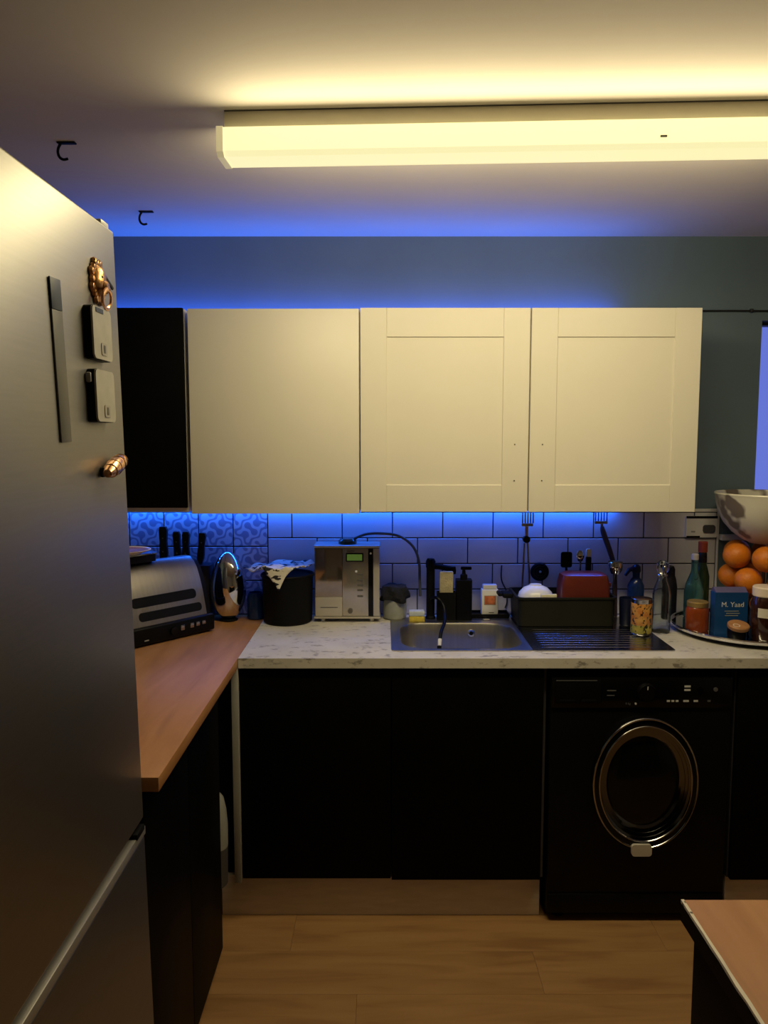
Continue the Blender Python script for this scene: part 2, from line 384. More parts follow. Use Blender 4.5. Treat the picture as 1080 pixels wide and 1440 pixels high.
# ------------------------------------------------------------------ ceiling light
lt = thing('batten_light', 'long lit fluorescent batten light with cream diffuser on the ceiling', 'ceiling light', (-0.387, 1.917, ZC), (0, 0, math.radians(-2.65)))
LL = 1.55
B('lamp_body', 'lamp_body', lt, 0.004, LL-.004, 0.0, 0.078, -0.043, 0.0, 0.003)
b = nb(); prism(b, [(-.010, -.042), (.088, -.042), (.090, -.050), (.088, -.094), (.078, -.106), (.002, -.106), (-.010, -.096)], 0.004, LL-.004, 'x'); O('diffuser', b, 'lamp_diffuser', lt)
for x0, x1 in ((-.012, .0038), (LL-.0038, LL+.012)):
    b = nb(); prism(b, [(-.012, -.040), (.090, -.040), (.092, -.050), (.090, -.096), (.079, -.108), (.001, -.108), (-.012, -.098)], x0, x1, 'x'); O('end_cap', b, 'lamp_cap', lt)
b = nb(); box(b, 1.03, 1.045, -0.0125, -0.010, -.083, -.079); O('screw', b, 'grey_mark', lt)
B('body_seam', 'grey_mark', lt, 0.006, LL-.006, -0.0015, 0.001, -0.003, -0.0006)
area('lamp_glow', (LL/2, 0.04, -.112), (0, 0, 0), LL-.04, 0.07, LAMP_BOTTOM, WARM, lt)
area('lamp_glow', (LL/2, -.016, -.092), (-PI/2, 0, 0), LL-.04, 0.03, LAMP_NEAR, WARM, lt)
area('lamp_glow', (LL/2, 0.098, -.090), (PI/2, 0, 0), LL-.04, 0.03, LAMP_FAR, WARM, lt)

# ------------------------------------------------------------------ wall cabinets
c = thing('wall_cabinet', 'black-fronted corner wall cabinet with pale bottom board beside the refrigerator', 'cabinet', (-0.995, 2.90, 1.362))
B('body', 'carcass_white', c, -.295, .293, -.145, .165, 0, .716, .001)
B('door', 'black_door', c, -.293, .291, -.160, -.146, .016, .718, .002)
c = thing('wall_cabinet', 'cream wall cabinet with one plain slab door above the toaster and pot', 'cabinet', (-0.385, 2.90, 1.362))
B('body', 'carcass_white', c, -.299, .299, -.150, .165, 0, .714, .001)
B('door', 'door_cream', c, -.300, .297, -.172, -.151, -.004, .713, .002)
c = thing('wall_cabinet', 'cream double wall cabinet with two framed doors above the sink', 'cabinet', (0.513, 2.90, 1.366))
B('body', 'carcass_white', c, -.597, .597, -.150, .165, 0, .712, .001)
for s in (-1, 1):
    x0, x1 = (-.596, -.0025) if s < 0 else (.0025, .596)
    d = B('door', 'door_cream', c, x0+.06, x1-.06, -.1655, -.151, .06, .652)
    B('stile', 'door_cream', d, x0, x0+.092, -.170, -.1505, -.002, .712, .0012, 1)
    B('stile', 'door_cream', d, x1-.092, x1, -.170, -.1505, -.002, .712, .0012, 1)
    B('rail', 'door_cream', d, x0+.092, x1-.092, -.1698, -.1505, -.002, .095, .0016, 1)
    B('rail', 'door_cream', d, x0+.092, x1-.092, -.1698, -.1505, .612, .712, .0016, 1)
    hx = x1-.048 if s < 0 else x0+.045
    for hz in (.110, .238): L('handle_hole', 'grey_mark', d, [(0.0026, 0), (0.0026, 0.002)], 10, (hx, -.1695, hz), mtx=RX)
# LED strips
t = thing('led_strip', 'blue LED light strip lying on top of the wall cabinets', 'light strip', (0, 3.035, 2.0795))
B('tape', 'white_plastic', t, -1.28, 1.00, -.006, .006, 0, .002)
B('leds', 'led_blue', t, -1.27, 0.90, -.003, .003, .002, .0045)
B('connector', 'white_plastic', t, 1.0, 1.03, -.012, .008, 0, .012, .002)
area('led_glow', (-0.19, 0, .008), (PI, 0, 0), 2.16, 0.008, LED_TOP, BLUE, t)
t = thing('led_strip', 'blue LED light strip stuck under the wall cabinets', 'light strip', (0, 3.035, 1.3615))
B('tape', 'white_plastic', t, -1.2, 0.93, -.006, .006, -.0022, -.0003)
B('leds', 'led_blue', t, -1.19, 0.92, -.003, .003, -.0045, -.002)
area('led_glow', (-0.13, 0, -.008), (0, 0, 0), 2.1, 0.008, LED_UNDER, BLUE, t)

# cable along the wall right of the cabinets
t = thing('wall_cable', 'thin black cable clipped along the blue wall above the window', 'cable', (1.12, YB, 2.121))
T('cable_run', 'cord', t, [(-.005, -.006, 0), (.25, -.006, .001), (.5, -.006, -.001), (1.2, -.006, 0)], .0035, 8)
for x in (.31, .8): B('clip', 'cord', t, x, x+.012, -.012, 0, -.006, .008, .002)

# ceiling hooks
for i, (x, y, lab) in enumerate(((-0.845, 2.116, 'black ceiling hook above the refrigerator top'), (-0.826, 2.737, 'black ceiling hook close to the blue wall'))):
    t = thing('ceiling_hook', lab, 'hook', (x, y, ZC), group='black hooks screwed into the ceiling')
    b = nb(); box(b, -.018, .030, -.008, .008, -.004, 0, .001); O('mounting_plate', b, 'black_matte', t)
    T('hook', 'black_matte', t, [(-.010, 0, -.004), (-.016, 0, -.014), (-.018, 0, -.026), (-.014, 0, -.038), (-.004, 0, -.044), (.008, 0, -.042)], .0036, 8, 4)

# ------------------------------------------------------------------ base units and worktops
SX0, SX1, SY0, SY1 = 0.025, 0.980, 2.520, 3.000
b = nb(); holed(b, [-0.474, SX0+.02, SX1-.02, 2.15], [2.437, SY0+.02, SY1-.02, YB-.007], W-.033, W)
tag(O('stone_worktop', b, 'stone'), 'pale speckled stone-look worktop holding the steel sink', 'worktop')
t = thing('wood_worktop', 'orange-brown wooden worktop under the toaster beside the refrigerator', 'worktop', (-0.475, 1.56, 0))
B('board', 'worktop_wood', t, -.822, -.0005, 0, YB-.007-1.56, W-.033, W-.0005, .002)
c = thing('sink_cabinet', 'black double-door base cabinet under the sink', 'cabinet', (0.024, 2.45, 0))
for x0, x1 in ((-.495, -.477), (.494, .512)): B('side_board', 'dark_grey_plastic', c, x0, x1, .022, .60, .148, W-.034)
B('bottom_board', 'dark_grey_plastic', c, -.4765, .4935, .022, .60, .148, .166); B('back_board', 'dark_grey_plastic', c, -.4765, .4935, .592, .60, .1665, W-.034)
B('front_rail', 'dark_grey_plastic', c, -.4765, .4935, .022, .040, .84, W-.034)
B('end_panel', 'panel_edge', c, -.521, -.4995, -.018, .60, .150, W-.034, .001)
B('door', 'black_door', c, -.498, -.0015, 0, .020, .155, .872, .002)
B('door', 'black_door', c, .0015, .500, 0, .020, .150, .872, .002)
tag(B('plinth_board', 'plinth', None, -0.553, 0.531, 2.490, 2.506, 0.0, 0.145, .001), 'beige plinth board under the black sink cabinet', 'plinth')
c = thing('base_cabinet', 'black base cabinet under the wooden worktop next to the refrigerator', 'cabinet', (-0.51, 1.56, 0))
B('body', 'black_matte', c, -.76, -.021, 0.004, .735, 0.0, W-.034)
for k in range(2): B('door', 'black_door', c, -.020, 0, .004+.366*k, .366*(k+1), .02, .870, .002)
c = thing('base_cabinet', 'black base cabinet under the worktop beyond the washing machine', 'cabinet', (1.155, 2.45, 0))
B('body', 'dark_grey_plastic', c, .004, .98, .022, .60, .148, W-.034)
B('door', 'black_door', c, .006, .495, 0, .020, .150, .872, .002)
B('door', 'black_door', c, .498, .98, 0, .020, .150, .872, .002)
tag(B('plinth_board', 'plinth', None, 1.163, 2.14, 2.490, 2.506, 0.0, 0.145, .001), 'beige plinth board beyond the washing machine', 'plinth')
# peninsula
t = thing('peninsula_worktop', 'wooden peninsula worktop with a chipped white edge above black panel', 'worktop', (0.46, 1.128, 0))
B('board', 'worktop_wood', t, .0035, 1.3, -1.6, 0, W-.033, W, .001)
b = nb(); prev = None
rows = []
for i in range(60):
    y = -1.6*i/59; o1 = 0.0014*noise.noise(Vector((0, y*40, 3))); o2 = 0.0016*noise.noise(Vector((5, y*55, 1)))
    rows.append([b.verts.new(p) for p in ((.0033, y, W-.0045), (o1, y, W-.0045+o2), (o2, y, W+.0004), (.0045+o1, y, W+.0008))])
for A, Bq in zip(rows, rows[1:]):
    for k in range(4): b.faces.new((A[k], A[(k+1) % 4], Bq[(k+1) % 4], Bq[k]))
b.faces.new(rows[0]); b.faces.new(rows[-1])
O('edge_strip', b, 'edge_chip', t)
B('side_edge', 'black_door', t, .0003, .0034, -1.6, 0, W-.033, W-.0065)
c = thing('peninsula_cabinet', 'black cabinet carrying the wooden peninsula worktop', 'cabinet', (0.475, 1.11, 0))
B('body', 'black_matte', c, 0.018, 1.25, -1.55, -.018, 0, W-.034)
B('side_panel', 'black_door', c, 0, .0175, -1.55, 0, 0, W-.034, .001)
B('back_panel', 'black_door', c, .018, 1.25, -.0175, 0, 0, W-.034, .001)

# ------------------------------------------------------------------ washing machine
c = thing('washing_machine', 'black front-loading washing machine with round chrome-rimmed door', 'washing machine', (0.845, 2.455, 0))
B('body', 'black_satin', c, -.298, .298, .0, .56, .03, .850, .006)
for x in (-.25, .25):
    for y in (.05, .5): L('foot', 'black_matte', c, [(.022, 0), (.022, .03)], 12, (x, y, 0))
B('kick_panel', 'black_satin', c, -.294, .294, -.004, -.0003, .032, .10, .002)
B('control_panel', 'black_gloss', c, -.296, .296, -.006, -.0003, .745, .848, .002)
d = B('detergent_drawer', 'black_satin', c, -.285, -.135, -.012, -.0063, .762, .842, .004)
B('drawer_lip', 'faint_print', d, -.283, -.150, -.0135, -.0122, .838, .8405)
B('drawer_grip', 'black_matte', d, -.27, -.22, -.0135, -.0122, .768, .776, .001)
B('drawer_grip', 'black_matte', d, -.20, -.15, -.0135, -.0122, .768, .776, .001)
k = L('dial', 'black_satin', c, [(.030, 0), (.030, .012), (.026, .018), (0, .018)], 32, (.012, -.0063, .800), mtx=RX)
b = nb(); ycirc(b, (.012, -.0245, .800), .0265, .0245, 0, .001, 32); O('dial_ring', b, 'dark_chrome', k)
B('dial_pointer', 'white_print', k, .0105, .0135, -.0256, -.0245, .812, .823)
B('badge', 'faint_print', c, -.115, -.085, -.0072, -.0061, .802, .806); B('badge', 'faint_print', c, -.115, -.09, -.0072, -.0061, .786, .789)
L('start_button', 'dark_chrome', c, [(.009, 0), (.009, .003), (0, .003)], 18, (.19, -.0063, .806), mtx=RX)
L('option_button', 'faint_print', c, [(.007, 0), (.007, .003), (0, .003)], 18, (.24, -.0063, .808), mtx=RX)
L('indicator_light', 'white_print', c, [(.0035, 0), (.0035, .002), (0, .002)], 12, (-.02, -.0063, .760), mtx=RX)
for x0, x1, z in ((.138, .158, .815), (.138, .158, .803), (.082, .092, .766), (.097, .106, .766), (.111, .120, .766), (.136, .154, .766), (.170, .184, .766), (.215, .225, .766)):
    B('print_mark', 'white_print' if x0 < .2 else 'faint_print', c, x0, x1, -.0072, -.0061, z, z+.006)
text('panel_print', '8 kg', .010, 'faint_print', c, (-.045, -.0066, .76))
DC = (0.012, 0, .498); SZ = 1.29
def yring(rows_, n=64, close=False):
    b = nb(); rows = []
    for r, y in rows_: rows.append([b.verts.new((DC[0]+r*math.cos(2*PI*q/n), y, DC[2]+SZ*r*math.sin(2*PI*q/n))) for q in range(n)])
    m = len(rows)
    for k in range(m if close else m-1):
        A, Bq = rows[k], rows[(k+1) % m]
        for q in range(n): b.faces.new((A[q], A[(q+1) % n], Bq[(q+1) % n], Bq[q]))
    if not close: b.faces.new(rows[-1])
    return b
d = O('door', yring([(.172, -.0004), (.172, -.028), (.168, -.034), (.154, -.036), (.150, -.034), (.150, -.0004)], close=True), 'black_gloss', c, 30)
O('door_funnel', yring([(.1495, -.0335), (.143, -.030), (.1425, -.027), (.134, -.024), (.1335, -.021), (.124, -.018), (.118, -.012), (.118, -.002), (.1495, -.002)], close=True), 'funnel_metal', d, 25)
for rr_, yy, tr in ((.1705, -.0345, .0036), (.1515, -.0365, .0028)):
    T('door_ring', 'dark_chrome', d, [(DC[0]+rr_*math.cos(2*PI*q/72), yy, DC[2]+SZ*rr_*math.sin(2*PI*q/72)) for q in range(73)], tr, 10)
O('door_glass', yring([(.1175, -.003), (.1175, -.012), (.10, -.020), (.06, -.026), (.02, -.028)]), 'black_gloss', d, 40)
b = nb(); prism(b, rrect(-.030, .036, .256, .296, .010, 4), -.046, -.0355, 'y'); O('door_latch_tab', b, 'tab_grey', d)

# ------------------------------------------------------------------ fridge freezer
f = thing('fridge_freezer', 'tall grey steel fridge freezer with magnets on its upper door', 'refrigerator', (-0.489, 1.55, 0), (0, math.radians(-1.12), 0))
B('body', 'fridge_side', f, -.70, -.062, -.630, -.002, .03, 2.022, .004)
for x in (-.64, -.12):
    for y in (-.58, -.05): L('foot', 'black_matte', f, [(.02, 0), (.02, .03)], 12, (x, y, .0125 if x < -.3 else .002))
ud = B('upper_door', 'fridge_steel', f, -.060, 0, -.632, 0, .832, 2.030, .006, 3)
B('hinge_cover', 'white_plastic', f, -.055, -.008, -.045, -.004, 2.031, 2.043, .003)
B('door_gap', 'black_matte', f, -.061, -.012, -.628, -.004, .819, .831)
ld = B('lower_door', 'fridge_steel', f, -.060, 0, -.632, 0, .06, .796, .006, 3)
B('handle_lip', 'fridge_lip', ld, -.055, .002, -.632, 0, .797, .815, .002)
B('handle_end', 'black_matte', ld, -.02, .0045, -.06, -.012, .812, .825, .002)
def fx(z): return -0.489 - 0.01955*z + 0.0006
# magnets and clips on the fridge door
t = thing('strip_magnet', 'long flat grey magnetic strip with a dark blue end on the refrigerator door', 'magnet', (fx(1.75), 1.255, 1.75), (math.radians(2.2), math.radians(-1.12), 0))
B('strip', 'strip_grey', t, 0, .003, -.020, .020, -.130, .080, .001); B('strip_end', 'strip_blue', t, 0, .0034, -.020, .020, .0805, .130, .001)
for z, lab, s in ((1.813, 'square grey magnetic clip on the refrigerator door, just below the bronze lion head', 0), (1.702, 'square grey magnetic clip on the refrigerator door, lower of the two', 1)):
    t = thing('magnetic_clip', lab, 'magnet', (fx(z), 1.412, z), (0, math.radians(-1.12), 0), 'square clips on the refrigerator door')
    b = nb(); prism(b, rrect(-.046, .046, -.047, .047, .010, 4), 0, .013, 'x'); O('clip_body', b, 'black_satin', t)
    b = nb(); prism(b, rrect(-.0455, .0455, -.046, .046, .010, 4), .0131, .0165, 'x'); fc = O('clip_face', b, 'clip_face', t)
    b = nb(); prism(b, rrect(-.012, .016, -.038, -.016, .004, 3), .0166, .0178, 'x'); O('label_plate', b, 'fridge_lip', fc)
    B('print_mark', 'grey_mark', fc, .0179, .0184, -.002, .006, -.034, -.020)
    if s == 0: B('print_mark', 'strip_blue', fc, .0166, .0176, -.030, .005, .036, .044)
    else: B('clip_ear', 'grey_plastic', t, 0, .010, -.053, -.0465, .022, .040, .003)
t = thing('lion_magnet', 'bronze lion head magnet with a knocker ring on the refrigerator door', 'magnet', (fx(1.905), 1.438, 1.905), (0, math.radians(-1.12), 0))
t.scale = (0.62, 1, 1)
RY = Matrix.Rotation(PI/2, 4, 'Y')
L('head', 'bronze', t, [(.028, 0), (.030, .006), (.026, .016), (.016, .025), (0, .029)], 20, (0, 0, .006), mtx=RY)
b = nb()
for i in range(16):
    a = 2*PI*i/16; r = .027 + .004*(i % 2)
    lathe(b, [(.0085, 0), (.0095, .004), (.006, .011), (0, .014)], 8, (0, r*math.cos(a), .006 + 1.15*r*math.sin(a)), mtx=RY)
O('mane', b, 'bronze', t)
L('muzzle', 'bronze_bright', t, [(.011, 0), (.012, .006), (.008, .013), (0, .015)], 14, (.022, .002, -.004), mtx=RY)
for s in (-1, 1): L('eye', 'black_satin', t, [(.003, 0), (.002, .003), (0, .004)], 8, (.024, .012*s, .012), mtx=RY)
T('knocker_ring', 'bronze_bright', t, [(.033, -.004, -.008), (.032, -.020, -.018), (.028, -.020, -.034), (.026, 0, -.043), (.028, .018, -.034), (.032, .018, -.018), (.033, .006, -.008)], .0042, 8, 4)
T('strap', 'black_satin', t, [(.012, .030, .018), (.010, .050, .013), (.007, .072, .008)], .0042, 8)
t = thing('shell_magnet', 'shiny copper spindle shell magnet on the refrigerator door under the clips', 'magnet', (fx(1.575), 1.440, 1.575), (0, math.radians(-1.12), 0))
mt = Matrix.Translation((.0172, 0, 0)) @ Matrix.Rotation(math.radians(-74), 4, 'X')
L('shell', 'bronze_bright', t, [(0, -.052), (.008, -.046), (.0135, -.028), (.0155, -.005), (.0145, .018), (.012, .036), (.006, .048), (0, .051)], 18, mtx=mt)
for zz, r in ((-.030, .0138), (-.010, .0160), (.012, .0158), (.030, .0140)): L('whorl', 'bronze', t, [(r-.002, zz-.003), (r, zz), (r-.002, zz+.003)], 18, mtx=mt)
L('magnet_base', 'black_matte', t, [(.010, 0), (.010, .004)], 14, (0, -.026, -.010), mtx=RY)

# small canister hung on the end of the left base cabinet
t = thing('hanging_canister', 'grey plastic canister hanging on the end of the black base cabinet beside the sink cabinet', 'canister', (-0.548, 2.360, 0.19))
B('bracket', 'dark_grey_plastic', t, -.015, .015, -.0652, -.046, .10, .22, .003)
L('canister_body', 'dark_grey_plastic', t, [(.038, 0), (.043, .006), (.045, .13)], 24)
L('canister_top', 'grey_plastic', t, [(.0455, .1303), (.046, .20), (.042, .25), (.034, .29), (.018, .312), (0, .315)], 24)

# ------------------------------------------------------------------ sink and tap
sk = thing('kitchen_sink', 'stainless steel inset sink with one bowl and a ridged drainer', 'sink', (0, 0, W))
bx0, bx1, by0, by1 = 0.062, 0.478, 2.548, 2.905
K = 6
outer = rrect(SX0, 0.500, SY0, SY1, .012, K); rim1 = rrect(bx0-.012, bx1+.012, by0-.010, by1+.012, .10, K)
b = nb(); loops = []
for poly, z in ((outer, .0006), (outer, .0036), (rim1, .0046), (rrect(bx0-.004, bx1+.004, by0-.004, by1+.004, .098, K), .0020), (rrect(bx0, bx1, by0, by1, .095, K), -.006),
                (rrect(bx0+.012, bx1-.012, by0+.012, by1-.012, .085, K), -.130), (rrect(bx0+.035, bx1-.035, by0+.035, by1-.035, .065, K), -.152),
                (rrect(.25, .29, 2.71, 2.75, .0199, K), -.158)):
    loops.append([b.verts.new((x, y, z)) for x, y in poly])
for A, Bq in zip(loops, loops[1:]):
    for i in range(len(A)): b.faces.new((A[i], A[(i+1) % len(A)], Bq[(i+1) % len(A)], Bq[i]))
b.faces.new(loops[-1])
O('bowl', b, 'steel_brushed', sk, 40)
L('drain', 'chrome', sk, [(.038, -.1575), (.040, -.1545), (.030, -.155), (.028, -.157), (0, -.157)], 24, (.27, 2.73, 0))
b = nb(); prism(b, rrect(.5005, SX1, SY0, SY1, .012, 3), .0006, .0036, 'z'); dr = O('drainer', b, 'steel', sk)
for i in range(9):
    y = 2.560 + i*.030
    T('ridge', 'steel', dr, [(.530, y, -.0008), (.56, y, .0006), (.90, y, .0006), (.93, y, -.0008)], .0042, 12)
b = nb(); lathe(b, [(.014, 0), (.014, .003), (.009, .004), (0, .004)], 18, (.335, by1-.006, -.035), mtx=RX); ov = O('overflow', b, 'chrome', sk)
L('overflow_hole', 'black_matte', ov, [(.0075, 0), (.0075, .001)], 14, (.335, by1-.0103, -.035), mtx=RX)
b = nb(); lathe(b, [(.018, .0036), (.018, .007), (.012, .009), (0, .009)], 20, (.40, 2.955, 0)); O('waste_knob', b, 'chrome', sk)

t = thing('kitchen_tap', 'matte black kitchen tap with a side spout at the back of the sink', 'tap', (.183, 2.978, W+.0037))
L('base_flange', 'black_matte', t, [(.020, 0), (.020, .006), (.0165, .012)], 24)
L('tap_body', 'black_matte', t, [(.0165, .006), (.0165, .20), (.019, .206), (.019, .228), (.014, .238), (0, .239)], 24)
T('spout', 'black_matte', t, [(0, 0, .208), (.03, 0, .207), (.065, 0, .200), (.086, 0, .196)], [.012, .0115, .011, .0115], 12)
L('spout_nozzle', 'black_matte', t, [(.013, .178), (.014, .19), (.012, .206)], 16, (.086, 0, 0))
T('lever', 'black_matte', t, [(0, 0, .225), (-.012, -.028, .240)], [.006, .005], 8)
T('spray_hose', 'black_satin', t, [(.0, -.012, .085), (.022, -.046, .092), (.044, -.056, .068), (.050, -.080, .036), (.046, -.120, .012), (.030, -.178, -.006), (.023, -.205, -.028)], .0065, 10, 5)
T('hose_tip', 'white_plastic', t, [(.0228, -.2053, -.0285), (.020, -.220, -.050)], [.0075, .0065], 10)
T('hose_end', 'black_matte', t, [(.020, -.2201, -.0505), (.018, -.228, -.068)], [.0085, .0075], 10)
t = thing('sink_caddy', 'small black caddy box between the tap and the soap dispenser', 'caddy', (.243, 2.965, W+.0037))
b = nb(); holed(b, [-.036, -.033, .033, .036], [-.023, -.020, .014, .017], .004, .110); O('walls', b, 'black_matte', t)
B('bottom', 'black_matte', t, -.036, .036, -.023, .017, 0, .0038)
o = tag(O('dish_sponge', (lambda b: (box(b, -.027, .027, -.009, .009, -.050, .050, .006), b)[1])(nb()), 'sponge_cream'), 'cream dish sponge standing in the black caddy by the tap', 'sponge')
o.location = (.243, 2.957, W+.0037+.004+.138)
t = thing('soap_dispenser', 'square black soap dispenser with pump beside the sink caddy', 'soap dispenser', (.312, 2.968, W+.0037))
b = nb(); prism(b, rrect(-.031, .031, -.028, .028, .008, 4), 0, .158, 'z'); O('bottle', b, 'black_satin', t)
L('collar', 'black_matte', t, [(.014, .1582), (.014, .176), (.008, .180), (.006, .196)], 16)
b = nb(); box(b, -.012, .030, -.007, .007, .196, .208, .003); O('pump_head', b, 'black_matte', t)

# scourer
t = thing('scouring_sponge', 'yellow scouring sponge with a pale top layer beside the covered jar', 'sponge', (.127, 2.935, W+.0037))
B('foam', 'sponge_yellow', t, -.030, .030, -.018, .018, 0, .022, .004); B('scourer_layer', 'sponge_white', t, -.030, .030, -.018, .018, .0222, .042, .003)
# jar with black cloth cover
t = thing('covered_jar', 'grey glass jar with a black cloth over its top', 'jar', (-.025+.0, 2.99, W))
t.location = (.043, 3.0, W+.0037)
L('jar_glass', 'jar_grey', t, [(.044, 0), (.047, .006), (.047, .085), (.043, .095), (.043, .118)], 28)
b = nb(); n = 36; rows = []
for r, z, wob in ((.0, .128, 0), (.025, .130, .003), (.044, .126, .004), (.050, .112, .004), (.052, .090, .007), (.054, .072, .009)):
    rows.append([b.verts.new(((r + wob*math.sin(5*a+z*90))*math.cos(a), (r + wob*math.sin(5*a+z*90))*math.sin(a), z + wob*0.8*math.cos(3*a))) for a in [2*PI*i/n for i in range(n)]])
for A, Bq in zip(rows, rows[1:]):
    for i in range(n): b.faces.new((A[i], A[(i+1) % n], Bq[(i+1) % n], Bq[i]))
cl = O('cloth_cover', b, 'black_fabric', t); md = cl.modifiers.new('thick', 'SOLIDIFY'); md.thickness = .002; md.offset = 1

# ------------------------------------------------------------------ water ionizer
t = thing('water_ionizer', 'steel countertop water ionizer with green display and a curved hose', 'water ionizer', (-.143, 2.930, W))
hw = .126
for x in (-.095, .095):
    for y in (.02, .10): L('foot', 'white_plastic', t, [(.009, 0), (.007, .014)], 12, (x, y, 0))
B('base_lip', 'appliance_light', t, -hw-.003, hw+.003, -.004, .122, .014, .022, .003)
B('housing', 'appliance_steel', t, -hw, hw, .004, .12, .0222, .292, .004)
B('front_panel', 'appliance_mirror', t, -hw+.003, -.018, -.002, .0038, .100, .288, .002)
B('lower_panel', 'appliance_light', t, -hw+.003, -.018, -.003, .0038, .024, .0995, .002)
B('panel_groove', 'grey_mark', t, -.103, -.036, -.0042, -.0029, .058, .0605)
cp = B('control_panel', 'appliance_steel', t, -.0175, .083, -.003, .0038, .024, .288, .002)
sc = B('display_frame', 'black_gloss', cp, -.004, .064, -.006, -.0031, .238, .272, .002); B('display', 'lcd_green', sc, .001, .059, -.0072, -.0061, .243, .267)
B('logo_mark', 'grey_mark', cp, .0, .030, -.004, -.0031, .277, .281)
B('button', 'white_plastic', cp, .032, .040, -.005, -.0031, .196, .204, .001)
for z in (.186, .163, .142, .124, .100): B('button', 'grey_mark', cp, .040, .062, -.0048, -.0031, z, z+.007, .001)
L('knob', 'grey_mark', cp, [(.0095, 0), (.0095, .004), (0, .005)], 20, (.012, -.0031, .045), mtx=RX)
B('side_groove', 'black_gloss', t, .0835, .101, -.002, .0038, .026, .288, .001)
B('side_edge', 'appliance_light', t, .1015, hw, -.003, .0038, .024, .288, .002)
L('groove_highlight', 'white_plastic', t, [(.004, 0), (.004, .002)], 12, (.092, -.0022, .270), mtx=RX)  # white disc painted in as a highlight on the black strip
B('top_cover', 'appliance_light', t, -hw-.002, hw+.002, -.003, .122, .2922, .300, .003)
L('hose_port', 'green_glass', t, [(.036, .3003), (.036, .312), (.028, .320), (0, .321)], 24, (.0, .06, 0))
T('outlet_hose', 'dark_grey_plastic', t, [(.02, .06, .316), (.07, .06, .336), (.13, .06, .340), (.20, .062, .330), (.255, .064, .290), (.280, .066, .23), (.284, .064, .15), (.286, .062, .09)], .0055, 10, 6)

# ------------------------------------------------------------------ left corner: pot, cloth, egg, toaster ...
t = thing('black_pot', 'tall black pot under a patterned tea towel on the pale worktop', 'pot', (-.375, 2.950, W))
L('pot_body', 'black_matte', t, [(.0, .0), (.088, 0), (.094, .006), (.099, .185), (.101, .188), (.097, .190), (.094, .184), (.090, .012), (0, .010)], 36)
b = nb(); lathe(b, [(.1015, .178), (.104, .181), (.104, .187), (.1015, .190), (.1005, .187), (.1005, .181)], 36); O('rim', b, 'black_satin', t)
b = nb(); n = 30; g = []
for i in range(n):
    row = []
    for j in range(n):
        u = i/(n-1); v = j/(n-1)                       # square lying corner to the front
        x = (u - v); x *= .130 if x > 0 else .165; y = (1 - u - v)
        y *= .175 if y < 0 else .095
        r = max(1e-6, math.hypot(x, y)); over = max(0, r - .104)
        nz = noise.noise(Vector((x*17, y*17, 2.2))) + 0.6*noise.noise(Vector((x*38, y*33, 7)))
        side = max(0.0, -y/r)                          # 1 = straight to the front
        z = .222 + .015*nz + 0.10*max(0, x) - over*(0.25 + 0.80*side)
        k_ = (.104 + over*(0.85 - 0.70*side))/r if over else 1.0
        row.append(b.verts.new((x*k_ + .004*nz, y*k_ - .004*abs(nz), z)))
    g.append(row)
for i in range(n-1):
    for j in range(n-1): b.faces.new((g[i][j], g[i+1][j], g[i+1][j+1], g[i][j+1]))
o = tag(O('tea_towel', b, 'cloth_print', None, 60, (-.392, 2.945, W)), 'crumpled white tea towel with black pattern on top of the black pot', 'towel')
md = o.modifiers.new('thick', 'SOLIDIFY'); md.thickness = .003

t = thing('chrome_egg', 'tall shiny chrome egg standing between the toaster and the black pot', 'ornament', (-.609, 2.965, W))
L('foot_ring', 'black_matte', t, [(.034, 0), (.036, .004), (.030, .008)], 28)
egg = []
for i in range(25):
    a = PI*i/24; z = .140 - .134*math.cos(a); r = .0690*math.sin(a)*(1 + .10*math.cos(a)); egg.append((max(0, r) if 0 < i < 24 else 0, z))
L('shell', 'chrome', t, egg, 40)
mt = Matrix.Translation((-.024, -.01, .142)) @ Matrix.Rotation(math.radians(90), 4, 'Y') @ Matrix.Rotation(.25, 4, 'X')
b = nb(); rr = []
for i in range(33):
    a = PI*(i-16)/20; z = .140 + .128*math.sin(a); r = .0700*math.cos(a)
    rr.append((-.030*abs(math.cos(a))-.002, -math.sqrt(max(0, r*r-(.030*math.cos(a))**2))-.0006 if i not in (0, 32) else 0, z))
T('seam', 'black_satin', t, [q for q in rr if abs(q[2]-.14) < .122 and q[1] < -.004], .0012, 6)

tag(L('blue_glass_jar', 'blue_glass', None, [(0, 0), (.030, 0), (.034, .004), (.034, .085), (.029, .098), (.027, .105), (.025, .105), (.027, .096), (.031, .082), (.031, .007), (0, .006)], 28), 'small dark blue glass jar between the chrome egg and the black pot', 'jar').location = (-.508, 2.995, W)

